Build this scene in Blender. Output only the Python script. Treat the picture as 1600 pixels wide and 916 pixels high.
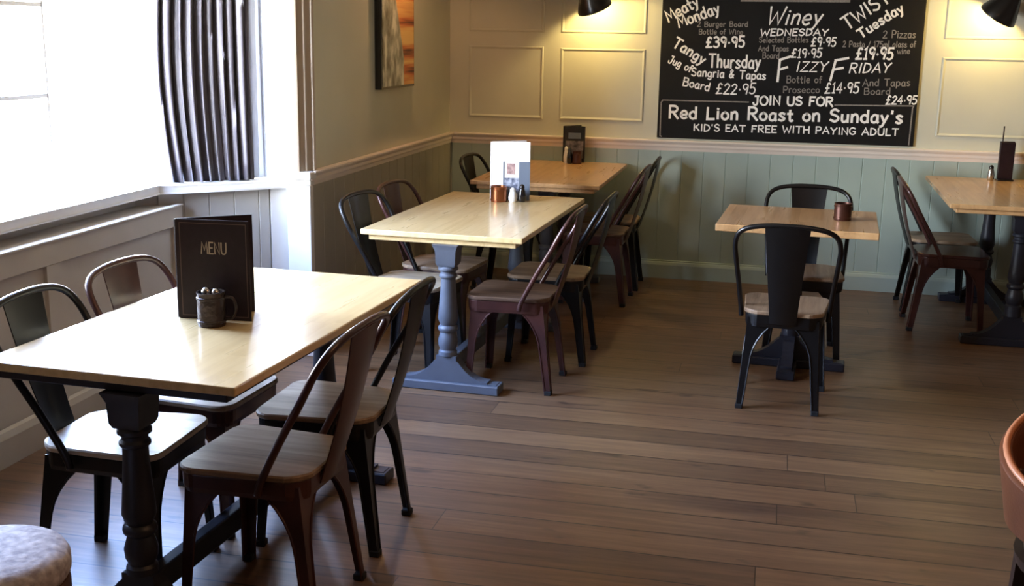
import bpy, bmesh, math, random
from mathutils import Vector, Matrix
random.seed(7)
for o in list(bpy.data.objects): bpy.data.objects.remove(o)
SC = bpy.context.scene
COL = SC.collection
PI = math.pi

# ------------------------------------------------------------------ camera, world, lights, exposure
cam_d = bpy.data.cameras.new('camera'); cam = bpy.data.objects.new('camera', cam_d); COL.objects.link(cam)
cam_d.sensor_fit = 'HORIZONTAL'; cam_d.sensor_width = 36.0
cam_d.lens = 1785.36 / 1600 * 36.0
cam_d.clip_start = 0.05; cam_d.clip_end = 200
RX = (0.97399103, 0.22598954, 0.01643790); UX = (-0.06557949, 0.21171227, 0.97512935); BX = (0.21688893, -0.95084523, 0.22102613)
cam.matrix_world = Matrix(((RX[0], UX[0], BX[0], 2.30045), (RX[1], UX[1], BX[1], -7.94597), (RX[2], UX[2], BX[2], 1.66489), (0, 0, 0, 1)))
SC.camera = cam
SC.view_settings.view_transform = 'Standard'; SC.view_settings.look = 'None'
SC.view_settings.gamma = 1.0; SC.view_settings.use_curve_mapping = False
SC.view_settings.exposure = 0.0

WORLD_STRENGTH = 64.0
# overcast-bright daylight: white at the horizon, blue higher up, pale street below
w = bpy.data.worlds.new('daylight'); SC.world = w; w.use_nodes = True
wt = w.node_tree; bg = wt.nodes['Background']; bg.inputs[1].default_value = WORLD_STRENGTH
wc = wt.nodes.new('ShaderNodeTexCoord'); ws = wt.nodes.new('ShaderNodeSeparateXYZ'); wr = wt.nodes.new('ShaderNodeMapRange'); wp = wt.nodes.new('ShaderNodeValToRGB')
wt.links.new(wc.outputs['Generated'], ws.inputs[0]); wt.links.new(ws.outputs[2], wr.inputs['Value']); wr.inputs['From Min'].default_value = -1.0; wr.inputs['From Max'].default_value = 1.0
wt.links.new(wr.outputs[0], wp.inputs[0]); wt.links.new(wp.outputs[0], bg.inputs[0])
wp.color_ramp.elements[0].position = 0.40; wp.color_ramp.elements[0].color = (0.42, 0.42, 0.42, 1)
wp.color_ramp.elements[1].position = 0.80; wp.color_ramp.elements[1].color = (0.22, 0.38, 0.80, 1)
for p_, c_ in ((0.49, (0.62, 0.63, 0.64, 1)), (0.53, (1.0, 1.0, 0.98, 1)), (0.60, (0.78, 0.88, 1.0, 1)), (0.68, (0.50, 0.64, 0.95, 1))):
    e_ = wp.color_ramp.elements.new(p_); e_.color = c_

def area_light(name, loc, rot, sx, sy, power, color, portal=False):
    d = bpy.data.lights.new(name, 'AREA'); d.shape = 'RECTANGLE'; d.size = sx; d.size_y = sy
    d.energy = power; d.color = color
    if portal: d.cycles.is_portal = True
    o = bpy.data.objects.new(name, d); COL.objects.link(o); o.location = loc; o.rotation_euler = rot
    return o
# portals guide the daylight through the bay window
area_light('bay_portal', (-0.80, -3.95, 1.62), (0, -PI/2, 0), 1.45, 2.0, 1, (1, 1, 1), True)
area_light('side_portal', (-0.42, -2.80, 1.62), (0, -PI/2, math.radians(40)), 1.4, 0.6, 1, (1, 1, 1), True)
# warm ceiling lamps of the bar behind and right of the camera
area_light('ceiling_lamp', (3.0, -5.6, 2.60), (0, 0, 0), 1.4, 1.4, 15, (1.0, 0.50, 0.22))

# ------------------------------------------------------------------ helpers
def link(o):
    COL.objects.link(o); return o
def obj(name, bm, mat, parent=None, smooth=False, angle=None):
    me = bpy.data.meshes.new(name); bmesh.ops.recalc_face_normals(bm, faces=bm.faces[:]); bm.to_mesh(me); bm.free()
    if mat: me.materials.append(mat)
    if smooth:
        for p in me.polygons: p.use_smooth = True
        if angle is not None: me.set_sharp_from_angle(angle=math.radians(angle))
    o = bpy.data.objects.new(name, me); link(o)
    if parent: o.parent = parent
    return o
def tag(o, label=None, cat=None, group=None, kind=None):
    if label: o['label'] = label
    if cat: o['category'] = cat
    if group: o['group'] = group
    if kind: o['kind'] = kind
    return o
def thing(name, label, cat, loc=(0, 0, 0), rot=0, group=None):
    o = bpy.data.objects.new(name, None); o.empty_display_size = 0.1; link(o)
    o.location = loc; o.rotation_euler = (0, 0, rot)
    return tag(o, label, cat, group)
def kids(o): return [c for c in bpy.data.objects if c.parent == o]
def dup(root, loc, rot, label, group=None, mats=None):
    r = root.copy(); link(r); r.location = loc; r.rotation_euler = (0, 0, rot); r['label'] = label
    if group: r['group'] = group
    for ch in kids(root):
        c = ch.copy(); link(c); c.parent = r
        for g in kids(ch):
            d = g.copy(); link(d); d.parent = c
    return r
def struct(name, bm, mat, parent=None, smooth=False):
    o = obj(name, bm, mat, parent, smooth)
    if not parent: o['kind'] = 'structure'
    return o
def box(bm, x0, x1, y0, y1, z0, z1, bevel=0, seg=2):
    r = bmesh.ops.create_cube(bm, size=1)
    vs = r['verts']
    for v in vs:
        v.co = Vector(((x0+x1)/2 + v.co.x*(x1-x0), (y0+y1)/2 + v.co.y*(y1-y0), (z0+z1)/2 + v.co.z*(z1-z0)))
    if bevel:
        es = list({e for v in vs for e in v.link_edges})
        bmesh.ops.bevel(bm, geom=es, offset=bevel, segments=seg, affect='EDGES', profile=0.5)
    return bm
def new(): return bmesh.new()
def loft(bm, rings, closed=True, cap=True):
    vr = [[bm.verts.new(p) for p in r] for r in rings]
    n = len(vr[0])
    for a, b in zip(vr, vr[1:]):
        for i in range(n if closed else n-1):
            j = (i+1) % n
            try: bm.faces.new((a[i], a[j], b[j], b[i]))
            except ValueError: pass
    if cap and closed:
        bm.faces.new(vr[0][::-1]); bm.faces.new(vr[-1])
    return vr
def lathe(bm, prof, seg=28, cx=0, cy=0, cap=True):
    rings = [[(cx+r*math.cos(2*PI*i/seg), cy+r*math.sin(2*PI*i/seg), z) for i in range(seg)] for r, z in prof]
    loft(bm, rings, True, cap)
def catmull(pts, n=6, closed=False):
    P = [Vector(p) for p in pts]; out = []
    m = len(P)
    rng = range(m if closed else m-1)
    for i in rng:
        if closed: a, b, c, d = P[(i-1) % m], P[i], P[(i+1) % m], P[(i+2) % m]
        else: a, b, c, d = P[max(i-1, 0)], P[i], P[i+1], P[min(i+2, m-1)]
        for k in range(n):
            t = k/n
            out.append(0.5*((2*b)+(c-a)*t+(2*a-5*b+4*c-d)*t*t+(3*b-a-3*c+d)*t**3))
    if not closed: out.append(P[-1])
    return out
def tube(bm, pts, r, seg=10):
    pts = [Vector(p) for p in pts]; rings = []
    up = None
    for i, p in enumerate(pts):
        t = (pts[min(i+1, len(pts)-1)] - pts[max(i-1, 0)]).normalized()
        if up is None:
            up = Vector((0, 0, 1)) if abs(t.z) < 0.9 else Vector((0, 1, 0))
        a = (up - t*up.dot(t)).normalized(); b = t.cross(a); up = a
        rings.append([p + a*r*math.cos(2*PI*k/seg) + b*r*math.sin(2*PI*k/seg) for k in range(seg)])
    loft(bm, rings)
def prism(bm, poly, axis, a, b):
    # polygon of 2-D points extruded along an axis: 'x' -> poly is (y,z), 'y' -> (x,z), 'z' -> (x,y)
    def P(p, t): return {'x': (t, p[0], p[1]), 'y': (p[0], t, p[1]), 'z': (p[0], p[1], t)}[axis]
    loft(bm, [[P(p, a) for p in poly], [P(p, b) for p in poly]])
def rrect(x0, x1, y0, y1, r, n=5):
    out = []
    for cx, cy, a0 in ((x1-r, y1-r, 0), (x0+r, y1-r, 90), (x0+r, y0+r, 180), (x1-r, y0+r, 270)):
        for k in range(n+1):
            a = math.radians(a0 + 90*k/n); out.append((cx+r*math.cos(a), cy+r*math.sin(a)))
    return out

# ------------------------------------------------------------------ materials
def srgb(r, g, b):
    f = lambda c: (c/255/12.92) if c <= 10 else (((c/255)+0.055)/1.055)**2.4
    return (f(r), f(g), f(b), 1)
def mat(name, col, rough=0.5, metal=0.0, coat=0.0, var=0.0, vscale=12, stretch=(1, 1, 1), bump=0.0, bscale=60, col2=None, sheen=0, spec=0.5):
    m = bpy.data.materials.new(name); m.use_nodes = True
    nt = m.node_tree; b = nt.nodes['Principled BSDF']
    b.inputs['Roughness'].default_value = rough; b.inputs['Metallic'].default_value = metal
    b.inputs['Coat Weight'].default_value = coat; b.inputs['Coat Roughness'].default_value = 0.12
    b.inputs['Specular IOR Level'].default_value = spec
    if sheen: b.inputs['Sheen Weight'].default_value = sheen
    tc = nt.nodes.new('ShaderNodeTexCoord'); mp = nt.nodes.new('ShaderNodeMapping'); mp.inputs['Scale'].default_value = stretch
    nt.links.new(tc.outputs['Object'], mp.inputs[0])
    if var or col2:
        n = nt.nodes.new('ShaderNodeTexNoise'); n.inputs['Scale'].default_value = vscale; n.inputs['Detail'].default_value = 5
        nt.links.new(mp.outputs[0], n.inputs[0])
        rp = nt.nodes.new('ShaderNodeValToRGB'); nt.links.new(n.outputs[0], rp.inputs[0])
        c2 = col2 or tuple(c*(1-var) for c in col[:3]) + (1,)
        c1 = col if col2 else tuple(min(1, c*(1+var)) for c in col[:3]) + (1,)
        rp.color_ramp.elements[0].position = 0.32; rp.color_ramp.elements[1].position = 0.68
        rp.color_ramp.elements[0].color = c2; rp.color_ramp.elements[1].color = c1
        nt.links.new(rp.outputs[0], b.inputs['Base Color'])
    else: b.inputs['Base Color'].default_value = col
    if bump:
        n2 = nt.nodes.new('ShaderNodeTexNoise'); n2.inputs['Scale'].default_value = bscale; n2.inputs['Detail'].default_value = 4
        nt.links.new(mp.outputs[0], n2.inputs[0])
        bp = nt.nodes.new('ShaderNodeBump'); bp.inputs['Strength'].default_value = bump; bp.inputs['Distance'].default_value = 0.01
        nt.links.new(n2.outputs[0], bp.inputs['Height']); nt.links.new(bp.outputs[0], b.inputs['Normal'])
    return m

def math_node(nt, op, a, b=None):
    n = nt.nodes.new('ShaderNodeMath'); n.operation = op
    for i, v in enumerate((a, b)):
        if v is None: continue
        if isinstance(v, (int, float)): n.inputs[i].default_value = v
        else: nt.links.new(v, n.inputs[i])
    return n.outputs[0]

def plank_mat(name, along, width, length, cols, gap=0.03, rough=0.4, grain=1.0, coat=0.0, gapcol=(0.01, 0.008, 0.006, 1), bump=0.3, wear=None, sat_var=0.25, spec=0.5, coat_rough=0.1, gs=18, gl=1.1, lo=0.25, hi=0.8, stain=None, knots=False):
    """boards along axis 0/1 of object space, each board with its own tone, stretched grain and dark joints"""
    m = bpy.data.materials.new(name); m.use_nodes = True
    nt = m.node_tree; b = nt.nodes['Principled BSDF']
    b.inputs['Coat Weight'].default_value = coat; b.inputs['Coat Roughness'].default_value = coat_rough
    b.inputs['Specular IOR Level'].default_value = spec
    tc = nt.nodes.new('ShaderNodeTexCoord'); sp = nt.nodes.new('ShaderNodeSeparateXYZ'); nt.links.new(tc.outputs['Object'], sp.inputs[0])
    u = sp.outputs[along]; v = sp.outputs[1-along]
    vi = math_node(nt, 'DIVIDE', v, width); row = math_node(nt, 'FLOOR', vi); fv = math_node(nt, 'FRACT', vi)
    wn = nt.nodes.new('ShaderNodeTexWhiteNoise'); wn.noise_dimensions = '1D'; nt.links.new(row, wn.inputs['W'])
    ui = math_node(nt, 'ADD', math_node(nt, 'DIVIDE', u, length), math_node(nt, 'MULTIPLY', wn.outputs['Value'], 7.3))
    colm = math_node(nt, 'FLOOR', ui); fu = math_node(nt, 'FRACT', ui)
    wid = nt.nodes.new('ShaderNodeTexWhiteNoise'); wid.noise_dimensions = '2D'
    cb = nt.nodes.new('ShaderNodeCombineXYZ'); nt.links.new(row, cb.inputs[0]); nt.links.new(colm, cb.inputs[1]); nt.links.new(cb.outputs[0], wid.inputs['Vector'])
    mp = nt.nodes.new('ShaderNodeMapping'); s = [gs*grain, gs*grain, gs*grain]; s[along] = gl*grain; mp.inputs['Scale'].default_value = s
    ad = nt.nodes.new('ShaderNodeVectorMath'); ad.operation = 'ADD'
    sc = nt.nodes.new('ShaderNodeVectorMath'); sc.operation = 'SCALE'; nt.links.new(wid.outputs['Color'], sc.inputs[0]); sc.inputs['Scale'].default_value = 11
    nt.links.new(tc.outputs['Object'], ad.inputs[0]); nt.links.new(sc.outputs[0], ad.inputs[1]); nt.links.new(ad.outputs[0], mp.inputs[0])
    gn = nt.nodes.new('ShaderNodeTexNoise'); gn.inputs['Scale'].default_value = 1.0; gn.inputs['Detail'].default_value = 7; gn.inputs['Roughness'].default_value = 0.65
    nt.links.new(mp.outputs[0], gn.inputs[0])
    tone = math_node(nt, 'ADD', math_node(nt, 'MULTIPLY', gn.outputs[0], 0.75), math_node(nt, 'MULTIPLY', wid.outputs['Value'], sat_var))
    rp = nt.nodes.new('ShaderNodeValToRGB'); nt.links.new(tone, rp.inputs[0])
    rp.color_ramp.elements[0].position = lo; rp.color_ramp.elements[1].position = hi
    rp.color_ramp.elements[0].color = cols[0]; rp.color_ramp.elements[1].color = cols[-1]
    if len(cols) == 3:
        e = rp.color_ramp.elements.new(0.5); e.color = cols[1]
    base = rp.outputs[0]
    if wear:
        wn2 = nt.nodes.new('ShaderNodeTexNoise'); wn2.inputs['Scale'].default_value = 1.3; wn2.inputs['Detail'].default_value = 4
        nt.links.new(tc.outputs['Object'], wn2.inputs[0])
        wr = nt.nodes.new('ShaderNodeValToRGB'); nt.links.new(wn2.outputs[0], wr.inputs[0])
        wr.color_ramp.elements[0].position = 0.45; wr.color_ramp.elements[1].position = 0.65
        wr.color_ramp.elements[0].color = (0, 0, 0, 1); wr.color_ramp.elements[1].color = (0.6, 0.6, 0.6, 1)
        mx0 = nt.nodes.new('ShaderNodeMix'); mx0.data_type = 'RGBA'; mx0.blend_type = 'MIX'
        nt.links.new(wr.outputs[0], mx0.inputs['Factor']); nt.links.new(base, mx0.inputs['A'])
        mul = nt.nodes.new('ShaderNodeMix'); mul.data_type = 'RGBA'; mul.blend_type = 'MULTIPLY'; mul.inputs['Factor'].default_value = 1
        nt.links.new(base, mul.inputs['A']); mul.inputs['B'].default_value = wear
        nt.links.new(mul.outputs['Result'], mx0.inputs['B']); base = mx0.outputs['Result']
    if knots:                                             # scattered small knots and scuffs
        km = nt.nodes.new('ShaderNodeMapping'); ks = [7.0, 7.0, 7.0]; ks[along] = 3.2; km.inputs['Scale'].default_value = ks; nt.links.new(ad.outputs[0], km.inputs[0])
        kn = nt.nodes.new('ShaderNodeTexNoise'); kn.inputs['Scale'].default_value = 1.6; kn.inputs['Detail'].default_value = 3; nt.links.new(km.outputs[0], kn.inputs[0])
        kr = nt.nodes.new('ShaderNodeMapRange'); nt.links.new(kn.outputs[0], kr.inputs['Value']); kr.inputs['From Min'].default_value = 0.66; kr.inputs['From Max'].default_value = 0.74; kr.inputs['To Max'].default_value = 0.7
        kx = nt.nodes.new('ShaderNodeMix'); kx.data_type = 'RGBA'; nt.links.new(kr.outputs[0], kx.inputs['Factor']); nt.links.new(base, kx.inputs['A']); kx.inputs['B'].default_value = srgb(48, 30, 22); base = kx.outputs['Result']
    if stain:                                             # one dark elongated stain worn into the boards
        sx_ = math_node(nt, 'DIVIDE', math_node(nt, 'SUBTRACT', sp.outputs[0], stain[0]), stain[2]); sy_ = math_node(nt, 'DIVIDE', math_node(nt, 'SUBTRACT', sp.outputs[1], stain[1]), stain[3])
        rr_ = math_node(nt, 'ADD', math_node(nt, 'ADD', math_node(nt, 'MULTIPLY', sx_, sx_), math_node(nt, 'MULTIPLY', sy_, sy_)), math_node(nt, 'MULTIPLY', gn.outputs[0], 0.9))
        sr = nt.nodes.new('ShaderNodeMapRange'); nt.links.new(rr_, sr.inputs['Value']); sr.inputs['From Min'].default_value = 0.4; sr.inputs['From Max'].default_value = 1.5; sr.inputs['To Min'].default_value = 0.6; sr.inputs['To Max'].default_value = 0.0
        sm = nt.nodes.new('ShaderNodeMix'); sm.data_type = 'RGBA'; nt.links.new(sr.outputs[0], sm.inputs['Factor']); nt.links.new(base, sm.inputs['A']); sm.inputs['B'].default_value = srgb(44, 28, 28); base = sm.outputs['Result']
    # joints
    g1 = math_node(nt, 'LESS_THAN', fv, gap); g2 = math_node(nt, 'LESS_THAN', fu, gap*width/length*(0.5 if knots else 1.0))
    g = math_node(nt, 'MAXIMUM', g1, g2)
    mx = nt.nodes.new('ShaderNodeMix'); mx.data_type = 'RGBA'; nt.links.new(g, mx.inputs['Factor']); nt.links.new(base, mx.inputs['A']); mx.inputs['B'].default_value = gapcol
    nt.links.new(mx.outputs['Result'], b.inputs['Base Color'])
    rr = nt.nodes.new('ShaderNodeMapRange'); nt.links.new(gn.outputs[0], rr.inputs['Value']); rr.inputs['To Min'].default_value = rough+0.1; rr.inputs['To Max'].default_value = max(0.05, rough-0.1)
    nt.links.new(rr.outputs[0], b.inputs['Roughness'])
    if bump:
        h = math_node(nt, 'SUBTRACT', math_node(nt, 'MULTIPLY', gn.outputs[0], 0.35), g)
        bp = nt.nodes.new('ShaderNodeBump'); bp.inputs['Strength'].default_value = bump; bp.inputs['Distance'].default_value = 0.004
        nt.links.new(h, bp.inputs['Height']); nt.links.new(bp.outputs[0], b.inputs['Normal'])
    return m

M = {}
M['upper'] = mat('sage_cream_paint', srgb(200, 200, 184), 0.55, var=0.03, vscale=3, bump=0.05, bscale=25)
M['lower'] = mat('pale_green_paint', srgb(172, 188, 178), 0.5, var=0.05, vscale=3, bump=0.05, bscale=25)
M['archtan'] = mat('tan_gloss_paint', srgb(164, 146, 126), 0.4, var=0.03, vscale=5)
M['lower_left'] = mat('pale_green_warm_bounce', srgb(168, 162, 146), 0.5, var=0.05, vscale=3)  # the pale green paint again, with warm floor bounce mixed into its colour
M['rearwall'] = mat('dark_panelling', srgb(88, 70, 56), 0.6, var=0.1, vscale=3)
M['offwhite'] = mat('off_white_paint', srgb(184, 180, 172), 0.45, var=0.03, vscale=5)
M['cream'] = mat('cream_gloss_paint', srgb(240, 226, 212), 0.35, var=0.03, vscale=5)
M['white'] = mat('white_gloss_paint', srgb(235, 232, 226), 0.35, var=0.03, vscale=5)
M['panel'] = mat('stone_grey_paint', srgb(190, 182, 170), 0.5, var=0.06, vscale=4)
M['ceiling'] = mat('ceiling_paint', srgb(158, 146, 126), 0.8, var=0.02)
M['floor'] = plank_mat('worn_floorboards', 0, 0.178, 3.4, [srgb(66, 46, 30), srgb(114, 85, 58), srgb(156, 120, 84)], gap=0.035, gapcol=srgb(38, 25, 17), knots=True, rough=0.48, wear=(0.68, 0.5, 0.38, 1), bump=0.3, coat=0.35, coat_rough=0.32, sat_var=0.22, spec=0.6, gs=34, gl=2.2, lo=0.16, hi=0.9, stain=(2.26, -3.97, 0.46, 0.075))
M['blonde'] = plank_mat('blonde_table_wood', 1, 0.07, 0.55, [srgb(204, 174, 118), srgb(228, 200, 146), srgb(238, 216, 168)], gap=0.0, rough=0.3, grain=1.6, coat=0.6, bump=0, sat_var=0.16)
M['lamplit'] = plank_mat('blonde_wood_lamp_tint', 1, 0.07, 0.55, [srgb(178, 136, 90), srgb(208, 164, 114), srgb(224, 184, 134)], gap=0.0, rough=0.3, grain=1.6, coat=0.35, bump=0, sat_var=0.2)  # blonde wood again, warm lamp light tinted into its colour
M['slate'] = mat('slate_blue_paint', srgb(90, 95, 104), 0.42, var=0.10, vscale=9)
M['darkslate'] = mat('slate_blue_darkened', srgb(36, 37, 46), 0.42, var=0.10, vscale=9)  # slate blue darkened; puts the backlit shade of the nearest table's legs into colour
M['black'] = mat('black_powder_coat', srgb(11, 11, 13), 0.38, metal=0.0, coat=0.15, spec=0.4, var=0.15, vscale=8)
M['maroon'] = mat('oxblood_powder_coat', srgb(84, 48, 42), 0.36, metal=0.2, coat=0.3, vscale=5, col2=srgb(54, 32, 32))
M['rubber'] = mat('black_rubber', srgb(20, 20, 20), 0.8)
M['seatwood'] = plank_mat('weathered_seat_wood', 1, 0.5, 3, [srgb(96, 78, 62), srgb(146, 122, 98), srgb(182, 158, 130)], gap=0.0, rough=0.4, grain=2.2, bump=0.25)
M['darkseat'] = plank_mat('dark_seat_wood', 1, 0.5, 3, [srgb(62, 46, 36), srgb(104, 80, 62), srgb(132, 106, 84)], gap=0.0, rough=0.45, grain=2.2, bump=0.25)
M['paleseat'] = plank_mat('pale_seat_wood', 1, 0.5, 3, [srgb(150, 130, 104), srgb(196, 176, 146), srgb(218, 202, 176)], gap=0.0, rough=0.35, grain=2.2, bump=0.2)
M['board'] = mat('blackboard_slate', srgb(15, 14, 16), 0.7, var=0.2, vscale=7, spec=0.25)
M['chalk'] = mat('white_chalk', srgb(250, 247, 243), 0.9, var=0.06, vscale=120)
M['dimchalk'] = mat('smudged_chalk', srgb(138, 132, 126), 0.9, var=0.25, vscale=120)
M['menu'] = mat('dark_leatherette', srgb(38, 23, 27), 0.5, spec=0.3, var=0.15, vscale=40, bump=0.15, bscale=300)
M['gilt'] = mat('dull_gilt_print', srgb(170, 150, 130), 0.5)
M['stitch'] = mat('brown_stitch_line', srgb(92, 68, 62), 0.6)
M['pewter'] = mat('dark_pewter', srgb(64, 54, 52), 0.35, metal=0.7, var=0.2, vscale=30, bump=0.4, bscale=60)
M['copper'] = mat('copper_tin', srgb(150, 92, 60), 0.28, metal=0.9, var=0.2, vscale=15)
M['browntin'] = mat('brown_tin', srgb(84, 52, 42), 0.35, metal=0.6, var=0.2, vscale=15)
M['paper'] = mat('white_card', srgb(244, 242, 240), 0.5)
M['bluegrey'] = mat('blue_grey_print', srgb(106, 118, 136), 0.5)
M['photo'] = mat('print_photo', srgb(196, 204, 222), 0.5, vscale=55, col2=srgb(70, 80, 110))
M['photodark'] = mat('print_photo_dark', srgb(150, 140, 140), 0.4, vscale=40, col2=srgb(24, 22, 24))
M['skinprint'] = mat('print_pink', srgb(206, 176, 172), 0.5, vscale=60, col2=srgb(140, 112, 116))
M['ceramic'] = mat('white_ceramic', srgb(240, 240, 238), 0.2, coat=0.5)
M['blackgloss'] = mat('black_gloss', srgb(18, 16, 18), 0.2, coat=0.5)
M['steel'] = mat('steel', srgb(190, 190, 190), 0.25, metal=1.0)
M['lampblack'] = mat('black_lamp_enamel', srgb(22, 19, 18), 0.3, coat=0.4)
M['lampin'] = mat('white_lamp_lining', srgb(235, 228, 210), 0.5)
M['curtain'] = mat('grey_satin_curtain', srgb(84, 78, 84), 0.38, var=0.08, vscale=30, sheen=0.3, bump=0.1, bscale=200)
M['lining'] = mat('pale_curtain_lining', srgb(206, 212, 226), 0.7)
M['tan'] = mat('tan_leather', srgb(94, 52, 28), 0.42, var=0.12, vscale=10, bump=0.1, bscale=120)
M['piping'] = mat('pale_tan_piping', srgb(182, 122, 88), 0.45)
M['oxleather'] = mat('dark_brown_leather', srgb(64, 34, 26), 0.35, var=0.2, vscale=8, bump=0.3, bscale=30)
M['darkwood'] = mat('dark_wood', srgb(40, 27, 22), 0.4, var=0.2, vscale=6, stretch=(6, 6, 1))
M['pouffe'] = mat('crackled_pale_fabric', srgb(214, 206, 206), 0.7, vscale=45, col2=srgb(150, 140, 146), bump=0.3, bscale=45)
M['pouffeside'] = mat('brown_leather_side', srgb(92, 70, 60), 0.5, var=0.2, vscale=14)
mg = bpy.data.materials.new('window_glass'); mg.use_nodes = True
_nt = mg.node_tree; _o = _nt.nodes['Material Output']; _nt.nodes.remove(_nt.nodes['Principled BSDF'])
_t = _nt.nodes.new('ShaderNodeBsdfTransparent'); _g = _nt.nodes.new('ShaderNodeBsdfGlossy'); _g.inputs['Roughness'].default_value = 0.03
_m = _nt.nodes.new('ShaderNodeMixShader'); _m.inputs[0].default_value = 0.06
_nt.links.new(_t.outputs[0], _m.inputs[1]); _nt.links.new(_g.outputs[0], _m.inputs[2]); _nt.links.new(_m.outputs[0], _o.inputs[0])
M['glass'] = mg
me_ = bpy.data.materials.new('lit_bulb'); me_.use_nodes = True
_b = me_.node_tree.nodes['Principled BSDF']; _b.inputs['Emission Color'].default_value = (1, 0.72, 0.32, 1); _b.inputs['Emission Strength'].default_value = 12
M['bulb'] = me_

# ------------------------------------------------------------------ the room
YB = 0.03          # back wall face
XR = 5.6           # right wall
YR = -10.0         # rear wall
HC = 2.62          # ceiling
DADO = 0.972
bm = new(); box(bm, -1.0, XR+0.2, YR-0.2, YB+0.2, -0.12, 0.0); struct('floor', bm, M['floor'])
bm = new(); box(bm, -1.0, XR+0.2, YR-0.2, YB+0.2, HC, HC+0.12); struct('ceiling', bm, M['ceiling'])

def boards(a, b, z0, z1, pitch, depth, groove=0.004):
    """tongue-and-groove profile along a length a..b, as (s, d) points with V grooves"""
    pts = []; s = a
    while s < b - 1e-4:
        e = min(s+pitch, b)
        pts += [(s, -depth), (s+groove, 0), (e-groove, 0)]
        s = e
    pts.append((b, -depth))
    return pts
def wainscot(bm, origin, dirv, nrm, length, z0, z1, pitch=0.15, depth=0.004, thick=0.02):
    prof = boards(0, length, z0, z1, pitch, depth)
    prof = prof + [(length, -thick), (0, -thick)]
    o, d, n = Vector(origin), Vector(dirv).normalized(), Vector(nrm).normalized()
    loft(bm, [[o + d*s + n*q + Vector((0, 0, z)) for s, q in prof] for z in (z0, z1)])
def moulding(bm, origin, dirv, nrm, length, prof, m0=0.0, m1=0.0):
    """run a (depth, z) profile along a wall; m0, m1 mitre the ends"""
    o, d, n = Vector(origin), Vector(dirv).normalized(), Vector(nrm).normalized()
    loft(bm, [[o + d*(0 + m0*q) + n*q + Vector((0, 0, z)) for q, z in prof], [o + d*(length - m1*q) + n*q + Vector((0, 0, z)) for q, z in prof]])
RAIL = [(0, DADO-0.075), (0.014, DADO-0.075), (0.018, DADO-0.055), (0.024, DADO-0.045), (0.024, DADO-0.030), (0.034, DADO-0.018), (0.040, DADO-0.010), (0.040, DADO-0.002), (0.036, DADO), (0, DADO)]
SKIRT = [(0, 0.0), (0.022, 0.0), (0.022, 0.095), (0.016, 0.112), (0.010, 0.118), (0.010, 0.125), (0, 0.128)]

# back wall
bm = new(); box(bm, -0.30, XR+0.2, YB, YB+0.18, 0, HC); struct('wall_back', bm, M['upper'])
bm = new(); wainscot(bm, (0.02, YB-0.014, 0), (1, 0, 0), (0, -1, 0), XR-0.02, 0.02, DADO-0.02, thick=0.013); struct('wall_back_lower', bm, M['lower'])
bm = new(); moulding(bm, (0, YB-0.001, 0), (1, 0, 0), (0, -1, 0), XR, RAIL, 1, 0); struct('trim_1', bm, M['cream'])
bm = new(); moulding(bm, (0, YB-0.014, 0), (1, 0, 0), (0, -1, 0), XR, SKIRT, 1, 0); struct('baseboard_back', bm, M['lower'])
def panel_frame(name, x0, x1, z0, z1):
    P = [(0, 0), (0.004, 0.006), (0.010, 0.008), (0.016, 0.004), (0.022, 0)]
    bm = new(); rings = []
    for q, dep in P: rings.append([(x0+q, YB-dep, z0+q), (x1-q, YB-dep, z0+q), (x1-q, YB-dep, z1-q), (x0+q, YB-dep, z1-q)])
    loft(bm, rings, True, False); struct(name, bm, M['upper'])
panel_frame('trim_2', 0.14, 0.68, 1.085, 1.585)
panel_frame('trim_3', 0.80, 1.39, 1.085, 1.578)
panel_frame('trim_4', 3.31, 4.20, 1.055, 1.566)
panel_frame('trim_5', 0.80, 1.39, 1.68, 2.45)
panel_frame('trim_6', 0.14, 0.68, 1.68, 2.45)
panel_frame('trim_7', 3.31, 4.20, 1.68, 2.45)

# left wall between the bay and the back wall
YE = -2.55
bm = new(); box(bm, -0.10, 0.0, YE, YB, 0, HC); struct('wall_left', bm, M['upper'])
bm = new(); wainscot(bm, (0.012, YE+0.02, 0), (0, 1, 0), (1, 0, 0), YB-0.02-YE-0.02, 0.02, DADO-0.02, thick=0.011); struct('wall_left_lower', bm, M['lower_left'])
bm = new(); moulding(bm, (0.001, YE, 0), (0, 1, 0), (1, 0, 0), YB-YE, RAIL, 0, 1); struct('trim_8', bm, M['cream'])
bm = new(); moulding(bm, (0.012, YE+0.01, 0), (0, 1, 0), (1, 0, 0), YB-YE-0.03, SKIRT, 0, 1); struct('baseboard_left', bm, M['lower_left'])
# moulded architrave on the end of the left wall, white post below it
bm = new()
A_, B_ = Vector((-0.034, YE-0.052)), Vector((0.026, YE+0.048)); D_ = B_-A_; N_ = Vector((D_.y, -D_.x)).normalized()
prof = []
for u, d in ((0, 0), (0.06, 0.006), (0.14, 0.004), (0.20, 0.0), (0.42, 0.0), (0.46, 0.006), (0.54, 0.006), (0.58, 0.0), (0.80, 0.0), (0.84, 0.008), (0.94, 0.008), (1.0, 0.0)):
    q = A_ + D_*u + N_*d; prof.append((q.x, q.y))
prof += [(0.002, YE+0.060), (-0.03, YE+0.02)]
prism(bm, prof, 'z', DADO+0.0005, HC); struct('trim_9', bm, M['archtan'])
bm = new(); prism(bm, [(-0.118, YE+0.06), (-0.118, YE-0.010), (-0.108, YE-0.022), (-0.050, YE-0.045), (-0.036, YE-0.050), (-0.032, YE+0.018)], 'z', DADO+0.0005, HC); struct('trim_13', bm, M['white'])
bm = new(); box(bm, -0.112, 0.016, YE-0.016, YE+0.03, 0, DADO-0.075, 0.005)
box(bm, -0.118, 0.022, YE-0.022, YE+0.03, DADO-0.072, DADO-0.045, 0.006)
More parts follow.
